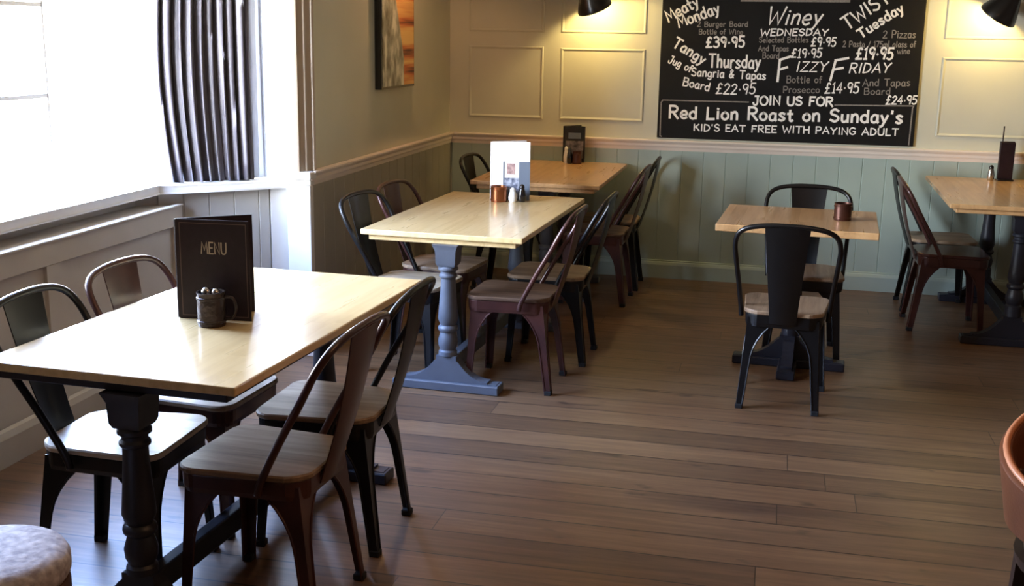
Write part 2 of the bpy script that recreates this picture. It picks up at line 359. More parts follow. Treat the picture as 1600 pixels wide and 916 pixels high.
box(bm, -0.126, 0.036, YE-0.058, YE+0.03, DADO-0.04, DADO, 0.008); struct('trim_10', bm, M['white'])

# canted side of the bay: direction d from the window corner towards the left wall's end
S0 = Vector((-0.63, -2.925, 0)); dC = Vector((0.760, 0.650, 0)); nC = Vector((0.650, -0.760, 0)); LC = 0.70
def cbox(bm, s0, s1, q0, q1, z0, z1):
    P = [S0 + dC*s + nC*q for s, q in ((s0, q0), (s1, q0), (s1, q1), (s0, q1))]
    loft(bm, [[p + Vector((0, 0, z)) for p in P] for z in (z0, z1)])
SILL = 0.923
bm = new(); cbox(bm, -0.16, LC, -0.20, -0.014, 0, SILL-0.05); struct('wall_bay_side', bm, M['panel'])
bm = new(); wainscot(bm, S0, dC, nC, 0.555, 0.0, SILL-0.045, pitch=0.125, thick=0.013); struct('wall_bay_side_lower', bm, M['offwhite'])
bm = new(); cbox(bm, 0.56, LC-0.005, -0.013, 0.006, 0.0, SILL-0.045); struct('trim_11', bm, M['white'])
bm = new(); cbox(bm, 0.645, LC, -0.20, -0.03, SILL-0.002, HC); struct('wall_bay_pier', bm, M['white'])
bm = new(); cbox(bm, -0.16, 0.645, -0.20, -0.05, 2.32, HC); struct('wall_bay_head', bm, M['white'])

# main bay window wall (runs along Y)
XW = -0.72; YW0, YW1 = -6.30, -2.93
bm = new(); box(bm, XW-0.2, XW, YW0-0.3, YW1+0.06, 0, SILL-0.05); struct('wall_bay', bm, M['panel'])
bm = new(); box(bm, XW-0.2, XW, YW0-0.3, YW1+0.05, 2.32, HC); struct('wall_bay_top', bm, M['white'])
bm = new()
P = [(-0.80, YW0-0.4), (-0.60, YW0-0.4), (-0.60, -2.962), (-0.108, -2.541), (-0.16, -2.47), (-0.75, -2.84)]
prism(bm, P, 'z', SILL-0.046, SILL)
bmesh.ops.bevel(bm, geom=[e for e in bm.edges if abs(e.verts[0].co.z-e.verts[1].co.z) < 1e-4], offset=0.007, segments=2, affect='EDGES')
struct('trim_12', bm, M['white'])

def sash(root, a, b, place, bars_v, bars_h, z0=SILL, z1=2.32, f=0.03):
    """one glazed light: frame, glazing bars and pane in the plane given by place(s, q, z)"""
    def pb(bm, s0, s1, q0, q1, za, zb):
        P = [(s0, q0), (s1, q0), (s1, q1), (s0, q1)]
        loft(bm, [[place(s, q, z) for s, q in P] for z in (za, zb)])
    bm = new(); pb(bm, a, b, -0.02, 0.02, z0, z0+f); pb(bm, a, b, -0.02, 0.02, z1-f, z1); pb(bm, a, a+f, -0.02, 0.02, z0+f, z1-f); pb(bm, b-f, b, -0.02, 0.02, z0+f, z1-f)
    obj('window_frame', bm, M['white'], root)
    bm = new()
    for s, za, zb in bars_v: pb(bm, s-0.006, s+0.006, -0.012, 0.012, za, zb)
    for z, sa, sb in bars_h: pb(bm, sa, sb, -0.012, 0.012, z-0.009, z+0.009)
    if bm.verts: obj('glazing_bar', bm, M['white'], root)
    else: bm.free()
    bm = new(); pb(bm, a+0.005, b-0.005, -0.003, 0.003, z0+0.005, z1-0.005); obj('window_pane', bm, M['glass'], root)
wn = tag(thing('window_1', 'tall bright sash window of the bay beside the front table', 'window', (0, 0, 0)), kind='structure')
pl = lambda s, q, z: (XW-0.08+q, s, z)
sash(wn, -4.90, -2.99, pl, [(-3.51, SILL+0.01, 2.31), (-4.2, SILL+0.01, 2.31)], [(1.372, -4.89, -3.51), (1.755, -4.89, -3.51)], f=0.014)
bm = new(); box(bm, XW-0.2, XW, YW0-0.3, -4.90, SILL-0.05, 2.32); struct('wall_bay_end', bm, M['white'])
wn = tag(thing('window_2', 'narrow bright window in the angled side of the bay behind the curtain', 'window'), kind='structure')
plc = lambda s, q, z: S0 + dC*s + nC*(q-0.10) + Vector((0, 0, z))
sash(wn, 0.0, 0.645, plc, [], [], f=0.014)

# panelled ledge that boxes in the wall under the bay sill
XP = -0.53; ZP = 0.825; YP0, YP1 = -6.3, -2.87
bm = new()
box(bm, XW, XP-0.018, YP0, YP1-0.04, 0, ZP-0.006)
box(bm, XP-0.022, XP, YP0, YP1, ZP-0.105, ZP-0.006, 0.003, 1)
for y0 in (-2.955, -3.97, -4.98, -5.99):
    box(bm, XP-0.022, XP-0.001, y0, y0+0.085, 0.13, ZP-0.105)
box(bm, XP-0.03, XP+0.008, YP0, YP1, ZP-0.012, ZP, 0.004, 2)
struct('wall_bay_panelling', bm, M['panel'])
bm = new(); moulding(bm, (XP-0.012, YP0, 0), (0, 1, 0), (1, 0, 0), YP1-YP0, [(0, 0), (0.03, 0), (0.03, 0.11), (0.02, 0.135), (0, 0.14)]); struct('baseboard_bay', bm, M['panel'])

# the rest of the shell, out of frame: other side of the bay, front-left wall, right wall, rear wall
bm = new(); box(bm, -1.0, 0.0, -6.62, -6.30, 0, HC); struct('wall_left_front', bm, M['rearwall'])
bm = new(); box(bm, -0.10, 0.0, YR, -6.62, 0, HC); struct('wall_left_rear', bm, M['rearwall'])
bm = new(); box(bm, XR, XR+0.18, YR-0.1, YB+0.1, 0, HC); struct('wall_right', bm, M['rearwall'])
bm = new(); box(bm, -0.2, XR+0.1, YR-0.15, YR, 0, HC); struct('wall_rear', bm, M['rearwall'])

# ------------------------------------------------------------------ tables
def turned_leg(bm, x, y, z0, z1):
    H = z1 - z0
    # square head block flaring to the top
    def sq(h, z): return [(x-h, y-h, z), (x+h, y-h, z), (x+h, y+h, z), (x-h, y+h, z)]
    loft(bm, [sq(0.040, z1-0.105), sq(0.047, z1-0.09), sq(0.050, z1-0.03), sq(0.062, z1)])
    b = z1 - 0.105
    prof = [(0.040, b), (0.047, b-0.008), (0.047, b-0.018), (0.036, b-0.026), (0.036, b-0.036), (0.043, b-0.044), (0.043, b-0.052), (0.035, b-0.060),
            (0.036, b-0.10), (0.040, b-0.16), (0.045, b-0.22), (0.048, b-0.255), (0.040, b-0.275), (0.036, b-0.285), (0.046, b-0.293), (0.048, b-0.302), (0.046, b-0.311), (0.036, b-0.320),
            (0.040, b-0.335), (0.047, b-0.360), (0.045, b-0.385), (0.036, b-0.405), (0.044, b-0.413), (0.044, z0)]
    lathe(bm, [(r, z) for r, z in prof if z >= z0-1e-6], 24, x, y)
def foot_poly(hl, hb=0.050, zt=0.170):
    """trestle foot seen from the end: flat beam, concave brackets rising to the block"""
    R = [(hl, 0.0), (hl, 0.030), (hl-0.012, 0.046), (hl-0.055, 0.048)]
    for k in range(9):
        a = k/8; R.append((hl-0.055-(hl-0.055-hb-0.012)*a, 0.056+0.085*a**2.2))
    R += [(hb, 0.150), (hb, zt)]
    return R + [(-x, z) for x, z in reversed(R)]
def make_table(name, label, cat, loc, rot, L, W, H, wood, paint, ends, foot=0.26, foot_half=0.045, cross=False, group=None, px=0.0, thick=0.026, sub=True, frame=None):
    t = thing(name, label, cat, loc, rot, group)
    bm = new(); box(bm, -W/2, W/2, -L/2, L/2, H-thick, H, 0.004, 2); obj('tabletop', bm, wood, t)
    if sub:
        bm = new(); box(bm, -W/2+0.035, W/2-0.035, -L/2+0.02, L/2-0.02, H-0.052, H-thick-0.0002, 0.003, 1); obj('sub_frame', bm, M[frame] if frame else wood, t)
    zt = H-0.0522 if sub else H-thick-0.0002
    for y in ends:
        bm = new(); turned_leg(bm, px, y, 0.17, zt); obj('turned_leg', bm, paint, t, True, 40)
        bm = new(); prism(bm, [(p[0]+px, p[1]) for p in foot_poly(foot)], 'y', y-foot_half*0.62, y+foot_half*0.62)
        box(bm, px-foot-0.004, px+foot+0.004, y-foot_half, y+foot_half, 0, 0.044, 0.005, 1)
        obj('foot', bm, paint, t)
        if cross:
            bm = new(); prism(bm, [(p[0]+y, p[1]) for p in foot_poly(foot)], 'x', -foot_half*0.62, foot_half*0.62)
            box(bm, -foot_half, foot_half, y-foot-0.004, y+foot+0.004, 0, 0.0445, 0.005, 1); obj('foot', bm, paint, t)
    if len(ends) > 1:
        y0, y1 = min(ends), max(ends)
        bm = new(); box(bm, px-0.022, px+0.022, y0+0.028, y1-0.028, 0.075, 0.150, 0.006, 2); obj('stretcher', bm, paint, t)
    return t
G = 'refectory tables in the pub dining room'
make_table('dining_table', 'blonde wood refectory table nearest the viewer, with the dark MENU folder standing on it', 'table', (0.615, -4.624, 0), math.radians(-2.6), 1.415, 0.788, 0.76, M['blonde'], M['darkslate'], (-0.655, 0.56), group=G, px=0.052, frame='darkslate')
make_table('dining_table', 'blonde wood refectory table on slate blue turned legs, with the white card standing on it', 'table', (0.838, -2.240, 0), math.radians(-2.0), 1.415, 0.788, 0.76, M['blonde'], M['slate'], (-0.655, 0.60), group=G, px=0.025, foot_half=0.052)
make_table('dining_table', 'honey wood refectory table in the far left corner, with a dark photo card on it', 'table', (0.905, -0.655, 0), 0, 1.27, 0.79, 0.80, M['lamplit'], M['slate'], (-0.215, 0.385), group=G)
make_table('dining_table', 'small honey wood square table between two black chairs below the chalkboard', 'table', (2.440, -1.886, 0), math.radians(-3.0), 0.731, 0.782, 0.76, M['lamplit'], M['darkslate'], (-0.14,), foot=0.28, cross=True, group=G, thick=0.036, sub=False)
make_table('dining_table', 'honey wood refectory table at the right edge beside the back wall', 'table', (3.66, -0.69, 0), math.radians(-1.0), 1.36, 0.80, 0.80, M['lamplit'], M['darkslate'], (-0.56, 0.54), group=G)

# ------------------------------------------------------------------ metal cafe chairs
def seat_outline(g=0.0, n=6):
    P = rrect(-0.190-g, 0.190+g, -0.195-g, 0.205+g, 0.055+g, n)
    out = []
    for x, y in P:
        k = 1.0 - 0.14*max(0.0, (0.05-y)/0.245)**1.3      # narrower and rounder towards the back
        if y < -0.1: y = y + 0.035*(x/0.19)**2*((-0.1-y)/0.1)
        out.append((x*k, y))
    return out
def chair_leg(sx, front):
    foot = Vector((0.200*sx, 0.205, 0)) if front else Vector((0.183*sx, -0.212, 0))
    top = Vector((0.172*sx, 0.185, 0.425)) if front else Vector((0.158*sx, -0.160, 0.425))
    sy = -1 if front else 1                               # inward along y
    bm = new(); rings = []; th = 0.004
    n = 12
    for i in range(n+1):
        t = i/n
        p = foot.lerp(top, t)
        wd = 0.026 + 0.016*t + 0.105*max(0, (t-0.52)/0.48)**2.4
        ix, iy = -sx, sy
        z = Vector((0, 0, p.z))
        q = [(0, 0), (0, wd), (th, wd), (th, th), (wd, th), (wd, 0)]
        rings.append([Vector((p.x + ix*a, p.y + iy*b, p.z)) for a, b in q])
    loft(bm, rings)
    for along in (0, 1):                                  # rolled edge of the sheet
        pts = [r[1 if along == 0 else 5] for r in rings]
        tube(bm, pts, 0.0042, 6)
    return bm
def make_chair(metal, seatmat, cols):
    t = thing('cafe_chair', cols, 'chair')
    bm = new(); loft(bm, [[(x, y, z) for x, y in seat_outline(g)] for g, z in ((0.004, 0.442), (0.008, 0.446), (0.008, 0.456), (0.003, 0.461))])
    obj('seat', bm, seatmat, t)
    bm = new(); loft(bm, [[(x*s, y*s+0.0, z) for x, y in seat_outline(g)] for g, z, s in ((-0.004, 0.385, 1.0), (0.0, 0.40, 1.0), (0.001, 0.436, 1.0), (0.0, 0.4415, 1.0))])
    obj('seat_frame', bm, metal, t)
    for sx in (-1, 1):
        for fr in (True, False):
            lg = obj('leg', chair_leg(sx, fr), metal, t)
            f = Vector((0.200*sx-0.013*sx, 0.205-0.013, 0)) if fr else Vector((0.183*sx-0.013*sx, -0.212+0.013, 0))
            bm = new(); box(bm, f.x-0.017, f.x+0.017, f.y-0.017, f.y+0.017, 0, 0.022, 0.003, 1); obj('foot_cap', bm, M['rubber'], lg)
    R = [(0.196, -0.055, 0.405), (0.199, -0.068, 0.45), (0.209, -0.130, 0.57), (0.222, -0.205, 0.70), (0.226, -0.245, 0.775), (0.210, -0.276, 0.828), (0.165, -0.293, 0.857), (0.09, -0.301, 0.870), (0, -0.303, 0.873)]
    path = R + [(-x, y, z) for x, y, z in reversed(R[:-1])]
    bm = new(); tube(bm, catmull(path, 5), 0.0115, 10); obj('back_hoop', bm, metal, t, True)
    bm = new(); rings = []
    for i in range(11):
        k = i/10
        z = 0.405 + (0.866-0.405)*k
        y = -0.178 - 0.122*k - 0.012*math.sin(PI*k)
        hw = 0.060 + 0.038*k**1.2
        row = []
        for j in range(9):
            q = -1 + 2*j/8
            row.append((q*hw, y - 0.010*(1-q*q), z))
        back = [(x, y2-0.004, z2) for x, y2, z2 in reversed(row)]
        rings.append(row + back)
    loft(bm, rings); obj('back_splat', bm, metal, t, True, 50)
    bm = new()
    tube(bm, [(-0.150, -0.150, 0.378), (0, 0, 0.366), (0.160, 0.170, 0.378)], 0.006, 6); tube(bm, [(0.150, -0.150, 0.378), (0, 0, 0.374), (-0.160, 0.170, 0.378)], 0.006, 6)
    obj('brace', bm, metal, t)
    return t
CH = [  # metal, seat, x, y, rotation, label, group
 ('maroon', 'seatwood', 0.918, -5.015, 87.5, 'oxblood metal chair with worn brown wood seat, nearest one right of the front table'),
 ('black', 'seatwood', 0.915, -4.520, 90.7, 'black metal chair with wood seat, right of the front table behind the oxblood chair'),
 ('black', 'paleseat', 0.402, -4.975, -88.0, 'black metal chair with bright pale seat, tucked under the window side of the front table'),
 ('maroon', 'seatwood', 0.415, -4.490, -93.0, 'oxblood metal chair on the window side behind the MENU folder'),
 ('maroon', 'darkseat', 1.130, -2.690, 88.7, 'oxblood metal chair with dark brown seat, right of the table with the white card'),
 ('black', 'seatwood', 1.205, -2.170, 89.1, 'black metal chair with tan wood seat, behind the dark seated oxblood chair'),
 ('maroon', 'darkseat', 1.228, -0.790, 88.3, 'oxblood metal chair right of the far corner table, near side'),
 ('black', 'seatwood', 1.242, -0.305, 90.8, 'black metal chair right of the far corner table, closest to the back wall'),
 ('black', 'seatwood', 2.391, -2.615, -3.3, 'black metal chair with its back to the viewer at the small square table'),
 ('black', 'seatwood', 2.494, -1.750, 180.0, 'black metal chair facing the viewer behind the small square table'),
 ('maroon', 'maroon', 3.328, -0.885, -89.0, 'oxblood metal chair with metal seat at the right edge table'),
 ('black', 'seatwood', 3.336, -0.385, -88.5, 'black metal chair with wood seat next to the back wall at the right edge table'),
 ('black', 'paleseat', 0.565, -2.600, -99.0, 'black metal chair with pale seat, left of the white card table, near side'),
 ('maroon', 'seatwood', 0.580, -2.115, -96.0, 'oxblood metal chair with wood seat, left of the white card table, far side'),
 ('black', 'seatwood', 0.600, -0.580, -94.0, 'black metal chair left of the far corner table, half hidden by the white card'),
]
protos = {}
for m_, s_, x, y, r, lab in CH:
    if (m_, s_) not in protos:
        t = make_chair(M[m_], M[s_], lab); t['group'] = 'metal cafe chairs'; t.location = (x, y, 0); t.rotation_euler = (0, 0, math.radians(r)); protos[(m_, s_)] = t
    else: dup(protos[(m_, s_)], (x, y, 0), math.radians(r), lab, 'metal cafe chairs')

# ------------------------------------------------------------------ chalkboard with hand lettering
GL = {  # stroke letters on a 10-unit cap height; ~ = smooth stroke
'A': (8, '0,0 4,10 8,0|1.4,3.6 6.6,3.6'), 'B': (7, '0.5,0 0.5,10|~0.5,10 5,9.8 6,7.6 4.8,5.6 0.5,5.3|~0.5,5.3 5.4,5.1 6.8,2.8 5.2,0.3 0.5,0'),
'C': (7, '~6.6,8.4 4,10 1,8.4 0,5 1,1.6 4,0 6.6,1.6'), 'D': (7.4, '0.5,0 0.5,10|~0.5,10 5,9 7,5 5,1 0.5,0'), 'E': (6, '6,10 0.5,10 0.5,0 6,0|0.5,5.2 5,5.2'),
'F': (6.4, '6.4,10 0.8,10|1,10 0.6,0|0.8,5.4 5,5.4'), 'G': (7.6, '~6.8,8.4 4,10 1,8.4 0,5 1,1.6 4,0 6.8,1.4|6.8,1.4 6.8,4.6 4.4,4.6'), 'H': (7.4, '0.5,0 0.5,10|7,0 7,10|0.5,5.2 7,5.2'),
'I': (2.4, '1.2,0 1.2,10'), 'J': (6, '~4.8,10 4.8,2.6 3.2,0 1,0.4 0.2,2.6|2,10 6,10'), 'K': (7, '0.5,0 0.5,10|6.4,10 0.7,4.6|2.4,6.2 7,0'), 'L': (6, '0.8,10 0.6,0 6,0.2'),
'M': (9, '0,0 1.2,10 4.5,3 7.8,10 9,0'), 'N': (7.6, '0.5,0 0.5,10 7,0 7,10'), 'O': (8, '~4,10 1,8.4 0,5 1,1.6 4,0 7,1.6 8,5 7,8.4 4,10'), 'P': (6.8, '0.6,0 0.6,10|~0.6,10 5,9.8 6.6,7.4 5,4.8 0.6,4.6'),
'R': (7.4, '0.6,0 0.6,10|~0.6,10 5,9.8 6.6,7.6 5,5.2 0.6,5|3,5 7.2,-0.4'), 'S': (6.6, '~6,8.6 3.4,10 0.8,8.6 0.8,6.4 3.4,5.2 5.8,3.8 6,1.6 3.4,0 0.2,1.4'), 'T': (7.4, '0,10 7.4,10|3.7,10 3.7,0'),
'U': (7.4, '~0.4,10 0.4,3 1.8,0.4 3.7,0 5.6,0.4 7,3 7,10'), 'W': (10.4, '0,10 2.4,0 5.2,7 8,0 10.4,10'), 'Y': (7.4, '0,10 3.7,5 7.4,10|3.7,5 3.2,0'), 'Z': (6.8, '0.3,10 6.6,10 0,0 6.8,0'), 
'a': (5.4, '~4.8,5.4 2.4,6.2 0.4,4 0.6,1 2.4,0 4.4,1.4 4.8,5|4.8,6 4.9,0.4 5.4,0'), 'b': (5.6, '0.5,10 0.5,0|~0.5,4.6 2.8,6.2 5.2,4.6 5.2,1.6 2.8,0 0.5,1.2'), 'c': (5, '~4.8,5 2.6,6.2 0.4,4.4 0.4,1.6 2.6,0 4.8,1'),
'd': (5.6, '5,10 5,0|~5,4.6 2.8,6.2 0.4,4.6 0.4,1.6 2.8,0 5,1.4'), 'e': (5.2, '~0.4,3 4.8,3.4 4.2,5.6 2.4,6.2 0.4,4.4 0.4,1.6 2.6,0 4.8,1'), 'f': (4, '~4,9.4 2.6,10 1.6,8.6 1.6,0|0,6 3.6,6'),
'g': (5.6, '~4.8,5.4 2.4,6.2 0.4,4 0.6,1.2 2.4,0.4 4.4,1.6 4.8,5|~4.9,6 4.9,-1.6 2.8,-3 0.6,-2'), 'h': (5.4, '0.5,10 0.5,0|~0.5,4 2.6,6.2 4.6,5 4.8,0'), 'i': (2, '1,6 1,0|0.9,8 1.1,8.4'), 'j': (3, '~2,6 2,-1.6 0.4,-2.6|2,8 2,8.4'),
'k': (5.2, '0.5,10 0.5,0|4.6,6 0.6,2.6|2,3.8 5.2,0'), 'l': (2, '1,10 1,0'), 'm': (8.4, '0.5,6 0.5,0|~0.5,4 2.4,6.2 4,5 4.2,0|~4.2,4 6,6.2 7.8,5 8,0'), 'n': (5.4, '0.5,6 0.5,0|~0.5,4 2.6,6.2 4.6,5 4.8,0'),
'o': (5.4, '~2.7,6.2 0.4,4.6 0.4,1.6 2.7,0 5,1.6 5,4.6 2.7,6.2'), 'p': (5.6, '0.5,6 0.5,-3|~0.5,4.6 2.8,6.2 5.2,4.6 5.2,1.6 2.8,0 0.5,1.2'), 'r': (4, '0.5,6 0.5,0|~0.5,3.6 2,6 4,5.8'), 's': (4.8, '~4.4,5.4 2.4,6.2 0.6,5 2.4,3.2 4.4,1.6 2.4,0 0.2,0.8'),
't': (4, '~1.8,9 1.8,1.4 3,0 4,0.6|0,6 3.8,6'), 'u': (5.4, '~0.5,6 0.5,1.6 2,0 4.6,1.6|4.8,6 4.8,0'), 'v': (5, '0,6 2.5,0 5,6'), 'w': (7.6, '0,6 1.8,0 3.8,5 5.8,0 7.6,6'), 'y': (5.2, '0.2,6 2.6,0.6|~5,6 2.6,0.6 1,-2.6 -0.4,-3'), 'z': (4.8, '0.2,6 4.6,6 0,0 4.8,0'),
'0': (6.4, '~3.2,10 0.4,7.4 0.4,2.6 3.2,0 6,2.6 6,7.4 3.2,10'), '1': (3.6, '0.4,8 2.2,10 2.2,0|0.6,0 3.6,0'), '2': (6.2, '~0.4,8 3,10 5.6,8 4.4,5 0,0|0,0 6.2,0'), '3': (6, '~0.4,9 3,10 5.4,8 4.6,5.8 2.4,5.2|~2.4,5.2 5.4,4.4 5.6,1.6 3,0 0,1'),
'4': (6.4, '4.6,0 4.6,10 0,3.2 6.4,3.2'), '5': (6, '5.6,10 1,10 0.6,5.6|~0.6,5.6 3.4,6.2 5.6,4 5,1 2.4,0 0,1'), '7': (6, '0,10 6,10 2,0'), '9': (6, '~5.4,7 3,4.4 0.6,6.4 0.8,9 3,10 5.4,8.6 5.4,5 4.6,0'),
'£': (6.6, '~5.8,8.6 4.2,10 2.4,9 2.2,6 2.4,2.4 0.2,0|0.2,0 6.4,0.2|0.4,5 4.8,5'), '.': (2.4, '~1,4 1.4,4.3 1,4.6'), '&': (6.4, '5.6,0 1.4,7.6|~1.4,7.6 2.6,10 4.4,8.4 1,4.4|~1,4.4 0.2,1.6 2.6,0 5.8,4'), "'": (2, '1,10 0.8,8'), '/': (4.4, '0,0 4.4,10'), ' ': (4, ''),
}
def ribbon(bm, pts, wd, P, lift=0.0):
    """flat chalk stroke: one mitred strip along the polyline; P maps 2-D (+ lift) to 3-D"""
    q = [pts[0]]
    for p in pts[1:]:
        if math.hypot(p[0]-q[-1][0], p[1]-q[-1][1]) > 1e-4: q.append(p)
    if len(q) < 2: return
    def dirn(a, b):
        l = math.hypot(b[0]-a[0], b[1]-a[1]); return ((b[0]-a[0])/l, (b[1]-a[1])/l)
    d0 = dirn(q[0], q[1]); d1 = dirn(q[-2], q[-1]); h = wd/2
    q[0] = (q[0][0]-d0[0]*h*0.6, q[0][1]-d0[1]*h*0.6); q[-1] = (q[-1][0]+d1[0]*h*0.6, q[-1][1]+d1[1]*h*0.6)
    prev = None
    for k in range(len(q)):
        a = dirn(q[max(k-1, 0)], q[max(k, 1)]); b = dirn(q[min(k, len(q)-2)], q[min(k+1, len(q)-1)])
        na, nb = (-a[1], a[0]), (-b[1], b[0]); mx_, my_ = na[0]+nb[0], na[1]+nb[1]; l = math.hypot(mx_, my_)
        if l < 0.3: mx_, my_, l = nb[0], nb[1], 1.0
        mx_, my_ = mx_/l, my_/l; c = max(0.6, mx_*nb[0]+my_*nb[1])
        L_ = bm.verts.new(P(q[k][0]+mx_*h/c, q[k][1]+my_*h/c, lift)); R_ = bm.verts.new(P(q[k][0]-mx_*h/c, q[k][1]-my_*h/c, lift))
        if prev: bm.faces.new((prev[0], prev[1], R_, L_))
        prev = (L_, R_)
def lettering(bm, text, p0, p1, h, wd, slant, P, rng=None):
    tot = sum(GL[c][0]+2.0 for c in text) - 2.0
    dx, dy = p1[0]-p0[0], p1[1]-p0[1]; L = math.hypot(dx, dy); ux, uy = dx/L, dy/L
    sx = L/tot; sy = h/10; cur = 0.0; lift = [0.0]
    for ch in text:
        adv, st = GL[ch]
        j = (rng.uniform(-0.35, 0.35), rng.uniform(-0.04, 0.04)) if rng else (0, 0)
        for s in st.split('|'):
            if not s: continue
            sm = s[0] == '~'
            pts = [tuple(float(q) for q in w_.split(',')) for w_ in s.lstrip('~').split()]
            if sm: pts = [(v.x, v.y) for v in catmull([(a, b, 0) for a, b in pts], 4)]
            out = []
            for a, b in pts:
                b2 = b*(1+j[1]) + j[0]
                lx = (cur + a)*sx + slant*b2*sy; ly = b2*sy
                out.append((p0[0] + ux*lx - uy*ly, p0[1] + uy*lx + ux*ly))
            lift[0] += 0.00008; ribbon(bm, out, wd, P, lift[0])
        cur += adv + 2.0
BX0, BX1, BZ0, BZ1 = 1.492, 3.178, 0.985, 2.12
bm = new(); box(bm, BX0, BX1, YB-0.022, YB-0.0005, BZ0, BZ1, 0.004, 1)
chalkboard = tag(obj('chalkboard', bm, M['board']), 'big black chalkboard covered in white hand lettered daily offers on the back wall', 'chalkboard')
rng = random.Random(3)
TX = [
    ('Meaty',1.540,1.763,1.738,1.877,0.072,2,0.00,'w'),
    ('Monday',1.613,1.725,1.878,1.828,0.072,2,0.00,'w'),
    ('2 Burger Board',1.731,1.734,2.063,1.739,0.033,0,0.00,'d'),
    ('Bottle of Wine',1.745,1.685,2.033,1.689,0.033,0,0.00,'d'),
    ('£39.95',1.796,1.601,2.048,1.605,0.067,2,0.00,'w'),
    ('Winey',2.182,1.757,2.528,1.759,0.107,2,0.25,'w'),
    ('WEDNESDAY',2.149,1.683,2.581,1.690,0.041,1,0.10,'w'),
    ('Selected Bottles',2.144,1.637,2.460,1.645,0.035,0,0.00,'d'),
    ('£9.95',2.479,1.620,2.634,1.623,0.056,1,0.10,'w'),
    ('And Tapas',2.142,1.582,2.337,1.585,0.035,0,0.00,'d'),
    ('Board',2.173,1.534,2.279,1.536,0.037,0,0.00,'d'),
    ('£19.95',2.357,1.544,2.549,1.548,0.056,1,0.10,'w'),
    ('TWIST',2.704,1.726,2.959,1.915,0.084,2,0.00,'w'),
    ('Tuesday',2.792,1.675,3.046,1.853,0.060,2,0.00,'w'),
    ('2 Pizzas',2.929,1.681,3.129,1.684,0.046,0,0.00,'d'),
    ('2 Pasta / 175ml glass of',2.682,1.619,3.135,1.625,0.037,0,0.00,'d'),
    ('wine',3.026,1.582,3.102,1.583,0.035,0,0.00,'d'),
    ('£19.95',2.769,1.543,2.998,1.547,0.072,2,0.10,'w'),
    ('Tangy',1.568,1.603,1.779,1.487,0.067,2,0.00,'w'),
    ('Thursday',1.821,1.468,2.160,1.471,0.084,2,0.00,'w'),
    ('Jug of',1.546,1.497,1.699,1.430,0.049,1,0.00,'w'),
    ('Sangria & Tapas',1.708,1.409,2.200,1.395,0.053,1,0.00,'w'),
    ('Board',1.652,1.343,1.830,1.311,0.053,1,0.00,'w'),
    ('£22.95',1.878,1.293,2.136,1.300,0.067,1,0.10,'w'),
    ('F',2.272,1.385,2.354,1.413,0.130,3,0.35,'w'),
    ('IZZY',2.394,1.454,2.590,1.459,0.063,1,0.20,'w'),
    ('F',2.611,1.402,2.706,1.421,0.125,3,0.35,'w'),
    ('RIDAY',2.733,1.454,2.987,1.460,0.060,1,0.20,'w'),
    ('Bottle of',2.339,1.378,2.565,1.383,0.044,0,0.00,'d'),
    ('Prosecco',2.321,1.312,2.555,1.318,0.042,0,0.00,'d'),
    ('£14.95',2.589,1.319,2.803,1.325,0.067,1,0.10,'w'),
    ('And Tapas',2.827,1.369,3.123,1.377,0.044,0,0.00,'d'),
    ('Board',2.840,1.315,3.004,1.319,0.042,0,0.00,'d'),
    ('£24.95',2.982,1.257,3.172,1.262,0.053,1,0.10,'w'),
    ('JOIN US FOR',2.129,1.228,2.647,1.234,0.058,2,0.00,'w'),
    ("Red Lion Roast on Sunday's",1.570,1.122,3.095,1.134,0.080,3,0.00,'w'),
    ("KID'S EAT FREE WITH PAYING ADULT",1.743,1.041,3.077,1.054,0.044,1,0.00,'w'),
]
TW = (0.006, 0.009, 0.0125, 0.0155)
PB = lambda x, z, lift=0.0: (x, YB-0.0226-lift, z)
for text, x0, z0, x1, z1, h, wt, sl, tone in TX:
    tot = sum(GL[c][0]+2.0 for c in text) - 2.0; cur = 0.0
    for word in text.split(' '):                          # each word is a piece of lettering of its own
        wl = sum(GL[c][0]+2.0 for c in word) - 2.0
        f0, f1 = cur/tot, (cur+wl)/tot; cur += wl + 2.0 + GL[' '][0] + 2.0
        bm = new(); lettering(bm, word, (x0+(x1-x0)*f0, z0+(z1-z0)*f0), (x0+(x1-x0)*f1, z0+(z1-z0)*f1), h, TW[wt], sl, PB, rng)
        obj('lettering', bm, M['chalk' if tone == 'w' else 'dimchalk'], chalkboard)
bm = new()
ribbon(bm, [(2.098, 1.244), (1.522, 1.241), (1.512, 1.225), (1.514, 0.999), (1.524, 0.995)], 0.008, PB)
obj('chalk_border', bm, M['dimchalk'], chalkboard); bm = new(); ribbon(bm, [(2.66, 1.241), (3.158, 1.250), (3.152, 1.235), (3.149, 0.995)], 0.008, PB)
obj('chalk_border', bm, M['dimchalk'], chalkboard)
bm = new(); ribbon(bm, [(2.012, 1.908), (2.701, 1.910)], 0.016, PB); obj('chalk_underline', bm, M['dimchalk'], chalkboard)

